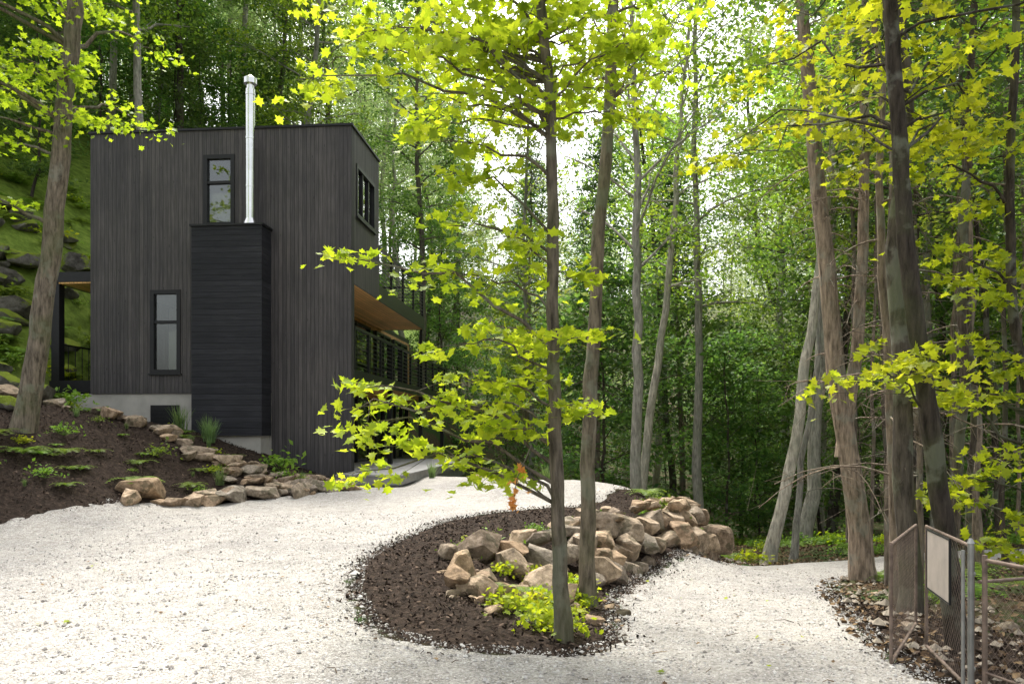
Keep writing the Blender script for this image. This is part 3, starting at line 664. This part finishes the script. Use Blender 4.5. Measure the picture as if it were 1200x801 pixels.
pl=[(-9.25,15,zb-.3),(-9.15,15,zb+.2),(-8.95,15,3.2),(-8.7,15,5.6),(-8.5,15,8),(-8.3,15,10),(-8.1,15,13),(-8.0,15,18)]
P=smoothpath(pl,50,.02,r1);t=np.linspace(0,1,50);mb.tube(P,.20-.12*t+.08*np.exp(-t*40),14,0,.04)
limbs(mb,P,[(r1.uniform(-12,-7.4),r1.uniform(13.5,17),r1.uniform(8.0,14)) for _ in range(30)]+[(-9.8,14.5,6.9),(-10.1,14.6,7.4),(-8.0,14.3,7.3),(-7.9,14.2,8.2),(-9.9,14.2,5.9)],.12,18,.5,r=r1,rb=.05)
obj('maple_tree',mb.build('maple_tree_e',[M_bark,M_leaf_near]))
def tree(name,path,r0,r1_,crown0,R,nb,mats,**k):
    mb=MB();rr=np.random.default_rng(int(abs(path[0][0]*1000))+5)
    grow(mb,rr,path,r0,r1_,crown0,R,nb,k.pop('leaf',.14),k.pop('per',45),**k)
    return mb,mats,name
def put(t): obj(t[2],t[0].build(t[2],t[1]))
def hz(x,y): return H1(x,y)-.25
put(tree('beech_tree',[(3.4,22,hz(3.4,22)),(3.42,22,5),(3.3,22,10),(3.2,22,15)],.17,.05,.45,3.2,20,[M_bark_pale,M_leaf_mid],up=.9,leaf=.13,per=18))
put(tree('beech_tree',[(3.75,24,hz(3.75,24)),(4.3,24,3),(4.9,24,6.6),(5.2,24,12),(5.4,24,15)],.15,.04,.45,2.8,18,[M_bark_pale,M_leaf_mid],leaf=.13,per=26))
put(tree('beech_tree',[(6.2,26,hz(6.2,26)),(6.15,26,6),(6.0,26,12),(6.1,26,17)],.17,.05,.4,3.2,22,[M_bark_pale,M_leaf_mid],leaf=.14,per=34))
put(tree('leaning_tree',[(5.75,18,hz(5.75,18)),(6.2,18,1.4),(6.66,18,4.0),(7.1,18,7),(7.5,18,11)],.15,.05,.7,2.2,10,[M_bark_pale,M_leaf_mid],leaf=.12))
put(tree('birch_tree',[(6.5,18.5,hz(6.5,18.5)),(6.75,18.5,1),(7.0,18.5,2.5),(7.3,18.5,6),(7.5,18.5,9)],.085,.03,.7,1.6,9,[M_bark_pale,M_leaf_mid],leaf=.12))
mb=MB();rr=np.random.default_rng(12)
for pth,ra,rb_,tw in [([(5.5,12.4,-1.0),(5.45,12.4,-.3),(5.12,12.4,1.93),(4.98,12.4,3.93),(4.72,12.4,6.3),(4.58,12.4,7.65),(4.4,12.4,10.3),(4.3,12.4,14)],.17,.05,50),
 ([(5.2,12.45,1.2),(5.30,12.45,2.2),(5.42,12.45,3.0),(5.5,12.45,4.6),(5.58,12.45,6.3),(5.65,12.45,9.5),(5.7,12.45,13)],.10,.04,40)]:
    grow(mb,rr,pth,ra,rb_,.74,1.8,16,.09,40,wob=.015,sprad=.4,spb=5,conif=True,twigs=tw,n=30)
obj('cedar_tree',mb.build('cedar_tree',[M_bark_red,M_conif]))
put(tree('maple_tree',[(4.22,8.5,-.7),(4.19,8.5,.73),(4.14,8.5,2.56),(4.1,8.5,4.4),(4.0,8.5,8),(4.0,8.5,12)],.11,.05,.62,2.6,14,[M_bark,M_leaf_near],leaf=.10,per=20,sprad=.5))
r2=np.random.default_rng(21);cnt=0;used=[]
while cnt<28:
    y=r2.uniform(9,22);x=y*r2.uniform(.42,.74)
    if sdf([x],[y])[0]>-.5 or any((x-a)**2+(y-b)**2<.6 for a,b in used): continue
    used.append((x,y));ln=r2.normal()*.5
    cd=cnt%3!=0
    put(tree('cedar_tree' if cd else 'maple_tree',[(x,y,hz(x,y)),(x+ln*.3,y,3),(x+ln*.6,y,7),(x+ln,y+r2.normal()*.3,r2.uniform(10,14))],r2.uniform(.04,.09),.025,.6 if cd else .5,1.3 if cd else 1.8,12,[M_bark_red if cd else M_bark_dark,M_conif if cd else M_leaf_mid],conif=cd,leaf=.10,per=20,sprad=.5,twigs=18 if cd else 0,wob=.03))
    cnt+=1
# ---- forest prototypes
def protoset(leafA,leafB,con,tag,per=50):
    ps=[]
    for s in range(4):
        r=np.random.default_rng(100+s);mb=MB()
        grow(mb,r,[(0,0,-.6),(r.normal()*.3,r.normal()*.3,7),(r.normal()*.6,r.normal()*.6,14),(r.normal()*.8,0,21)],.19,.05,[.30,.38,.46,.34][s],[4.2,3.6,3.4,4.6][s],30,.19,per,sprad=.95,spb=8,wob=.06)
        ps.append(mb.build('forest_tree_%s%d'%(tag,s),[[M_bark_pale,M_bark,M_bark_pale,M_bark_dark][s],leafA if s%2 else leafB]))
    for s in range(2):
        r=np.random.default_rng(200+s);mb=MB()
        grow(mb,r,[(0,0,-.6),(0.05,0,6),(.1,.05,12),(0,0,18)],.17,.03,.35,2.5,42,.15,40,sprad=.65,spb=6,wob=.02,conif=True,flat=.2,twigs=22)
        ps.append(mb.build('forest_conifer_%s%d'%(tag,s),[M_bark_red,con]))
    return ps
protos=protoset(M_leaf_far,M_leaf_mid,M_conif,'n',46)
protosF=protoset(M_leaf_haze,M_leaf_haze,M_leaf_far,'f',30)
under=[]
for s in range(3):
    r=np.random.default_rng(300+s);mb=MB()
    grow(mb,r,[(0,0,-.3),(.1,.1,2.5),(.1,-.1,6.5)],.05,.015,.12,2.2,20,.15,36,sprad=.6,spb=6,wob=.04)
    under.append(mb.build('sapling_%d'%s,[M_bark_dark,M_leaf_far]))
FR=empty('forest_trees');r=np.random.default_rng(5);pl_=[]
def ok(x,y,md,lst):
    if sdf([x],[y])[0]>-1.2: return False
    if -14.5<x<1.0 and 14<y<39 and not (x<-13.5 and y>24): return False
    return all((x-a)**2+(y-b)**2>md*md for a,b in lst)
tries=0
while len(pl_)<150 and tries<12000:
    tries+=1
    y=23+ (r.uniform()**1.2)*60;x=r.uniform(-.85*y-4,.85*y+4)
    if not ok(x,y,3.2+y*.025,pl_): continue
    a=x/y
    if .03<a<.33 and y<30: continue
    z=H1(x,y);k=r.integers(6) if x>-6 else r.integers(4)
    s=r.uniform(.85,1.25)*(1.0+max(0,y-45)*.006)
    if -.05<a<.32:
        s=min(s,(1.6-z+ .44*y)/22) if y<52 else s*.68
    pl_.append((x,y))
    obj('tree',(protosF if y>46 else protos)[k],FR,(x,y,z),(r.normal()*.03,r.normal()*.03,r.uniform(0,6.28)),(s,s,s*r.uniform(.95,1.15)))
n0=len(pl_)
for _ in range(3000):
    if len(pl_)>n0+12: break
    y=r.uniform(12,30);x=r.uniform(y*.78,y*.78+9)
    if ok(x,y,3.2,pl_): pl_.append((x,y));obj('tree',protos[r.integers(6)],FR,(x,y,H1(x,y)),(0,0,r.uniform(0,6.28)),r.uniform(.7,.95))
UN=empty('forest_understory');ul=[];tries=0
while len(ul)<135 and tries<9000:
    tries+=1;y=24+r.uniform()**1.2*50;x=r.uniform(-.8*y-2,.8*y+2)
    if not ok(x,y,2.0,ul): continue
    if y<28 and .05<x/y<.38: continue
    ul.append((x,y));s=r.uniform(.7,1.6);obj('sapling',under[r.integers(3)],UN,(x,y,H1(x,y)),(0,0,r.uniform(0,6.28)),s)
DF=empty('distant_forest')
for i in range(110):
    y=r.uniform(85,150);x=r.uniform(-.9*y,.9*y);s=r.uniform(1.0,1.4)
    if -.1<x/y<.33: s*=.6
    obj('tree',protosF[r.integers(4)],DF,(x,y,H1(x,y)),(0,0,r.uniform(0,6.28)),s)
# ---- ferns, plants
fern=[]
for s in range(3):
    rr=np.random.default_rng(400+s);mb=MB()
    for k in range(16):
        az=rr.uniform(0,6.28);ln=rr.uniform(.3,.55);q=np.linspace(0,1,12)
        B=np.stack([np.cos(az)*ln*q,np.sin(az)*ln*q,ln*(.95*q-.8*q*q)],-1)
        mb.tube(B[::3],[.004,.003,.002,.001],3,0)
        side=np.array([-math.sin(az),math.cos(az),0])
        for j in range(2,12):
            wv=.11*math.sin(math.pi*(j/12.5))+.015
            for sg in (1,-1):
                a=B[j];b=a+side*sg*wv+np.array([math.cos(az),math.sin(az),-.3])*.02
                mb.add([a-(B[j]-B[j-1])*.35,a+(B[j]-B[j-1])*.35,b],[(0,1,2)],0)
    fern.append(mb.build('fern_%d'%s,[M_fern]))
grass=[]
for s in range(2):
    rr=np.random.default_rng(430+s);mb=MB()
    for k in range(110):
        az=rr.uniform(0,6.28);ln=rr.uniform(.3,.6);sp=rr.uniform(.1,.55);q=np.linspace(0,1,5)
        B=np.stack([np.cos(az)*ln*sp*q**1.3,np.sin(az)*ln*sp*q**1.3,ln*(q-.35*sp*q*q*1.6)],-1)+np.r_[rr.normal(size=2)*.04,0]
        side=np.array([-math.sin(az),math.cos(az),0])*.006
        w=np.array([1,1,.9,.6,.1])[:,None]
        V=np.concatenate([B-side*w,B+side*w]);mb.add(V,[(i,i+1,i+6,i+5) for i in range(4)],0)
    grass.append(mb.build('grass_tuft_%d'%s,[M_grassy]))
leafy=[]
for s in range(3):
    rr=np.random.default_rng(460+s);mb=MB();n=110
    o=rr.normal(size=(n,3))*[.16,.16,.09];o[:,2]=abs(o[:,2])+.10-.6*(o[:,0]**2+o[:,1]**2)
    for i in range(0,n,6): mb.tube([(0,0,0),o[i]*.6,o[i]],[.004,.003,.002],3,0)
    leaves(mb,o,.085,T_maple if s==0 else T_quad,0,.7,r=rr);leafy.append(mb.build('leafy_plant_%d'%s,[M_leaf_near if s==0 else M_fern]))
def plant(nm,pm,x,y,s): obj(nm,pm,None,(x,y,H1(x,y)+.02),(0,0,rng.uniform(0,6.28)),s)
for (x,y,s) in [(-9.3,14.2,1.3),(-8.6,14.0,1.1),(-6.95,14.75,1.25),(-8.2,14.6,.9),(-7.3,15.6,.8),(-6.3,15.6,.9),(-9.1,17.4,.9)]: plant('fern_plant',fern[rng.integers(3)],x,y,s*.85)
for (x,y,s) in [(-7.75,18.6,1.3),(-6.95,18.3,1.2),(-7.2,18.8,1.1),(-2.1,20.9,.9),(.9,21.0,1.4),(1.3,20.6,1.1),(-5.9,16.1,.8)]: plant('ornamental_grass',grass[rng.integers(2)],x,y,s)
for (x,y,s) in [(-5.3,18.2,1.7),(-9.8,17.6,1.5),(-7.2,16.2,1),(-8.6,15.3,.9),(-5.0,17.4,.9),(-4.6,17.2,.7),(-8.0,13.6,.8),(-9.5,13.3,1.4),(-9.0,13.2,1.1)]: plant('low_shrub',leafy[1+rng.integers(2)],x,y,s)
UG=empty('undergrowth')
def ug(pm,x,y,s): obj('undergrowth_plant',pm,UG,(x,y,H1(x,y)+.02),(0,0,rng.uniform(0,6.28)),s)
for _ in range(24):
    x=rng.uniform(-.2,.9);y=rng.uniform(6.5,9.4)
    if sdf([x],[y])[0]<-.12: ug([leafy[0],leafy[0],fern[0]][rng.integers(3)],x,y,rng.uniform(.3,.75))
for _ in range(22):
    t=rng.uniform();p=interp(Tp,t);ug(leafy[rng.integers(3)],p[0]-rng.uniform(-.1,.4),p[1]+rng.uniform(0,.4),rng.uniform(.4,.7))
for _ in range(60):
    x=rng.uniform(-10.5,-4.5);y=rng.uniform(12.6,19)
    if sdf([x],[y])[0]<-.25: ug([fern,leafy,grass][rng.integers(3)][rng.integers(2)],x,y,rng.uniform(.25,.6))
for _ in range(200):
    x=rng.uniform(-22,-11.6);y=rng.uniform(17.5,32);ug([fern,fern,leafy][rng.integers(3)][rng.integers(3)],x,y,rng.uniform(.7,1.6))
for _ in range(260):
    y=rng.uniform(9,34);x=rng.uniform(2.6,.75*y+2)
    if sdf([x],[y])[0]<-.5: ug([fern,leafy][rng.integers(2)][rng.integers(3)],x,y,rng.uniform(.6,1.4))
# ------------------------------------------------------------ light, world, camera
el=math.radians(61);az=math.radians(-15)
d=Vector((math.sin(az)*math.cos(el),math.cos(az)*math.cos(el),math.sin(el)))
sl=bpy.data.lights.new('sun','SUN');sl.energy=5.0;sl.angle=math.radians(14);sl.color=(1,.95,.86)
so=bpy.data.objects.new('sun',sl);COL.objects.link(so);so.rotation_euler=d.to_track_quat('Z','Y').to_euler()
w=bpy.data.worlds.new('World');sc.world=w;w.use_nodes=True;nt=w.node_tree;nt.nodes.clear()
sky=nt.nodes.new('ShaderNodeTexSky');sky.sky_type='NISHITA';sky.sun_disc=False;sky.sun_elevation=el;sky.sun_rotation=az;sky.dust_density=6;sky.air_density=1.2
hs=nt.nodes.new('ShaderNodeHueSaturation');hs.inputs['Saturation'].default_value=.25;hs.inputs['Value'].default_value=2.7
bg=nt.nodes.new('ShaderNodeBackground');bg.inputs[1].default_value=.15;wo=nt.nodes.new('ShaderNodeOutputWorld')
nt.links.new(sky.outputs[0],hs.inputs['Color']);nt.links.new(hs.outputs[0],bg.inputs[0]);nt.links.new(bg.outputs[0],wo.inputs[0])
cam=bpy.data.cameras.new('camera');co=bpy.data.objects.new('camera',cam);COL.objects.link(co)
co.location=(0,0,1.6);co.rotation_euler=(math.radians(90),0,0);cam.lens=28;cam.sensor_width=36;cam.shift_y=.0875;cam.clip_end=600;cam.clip_start=.05
sc.camera=co
sc.view_settings.view_transform='Standard';sc.view_settings.look='None';sc.view_settings.exposure=0
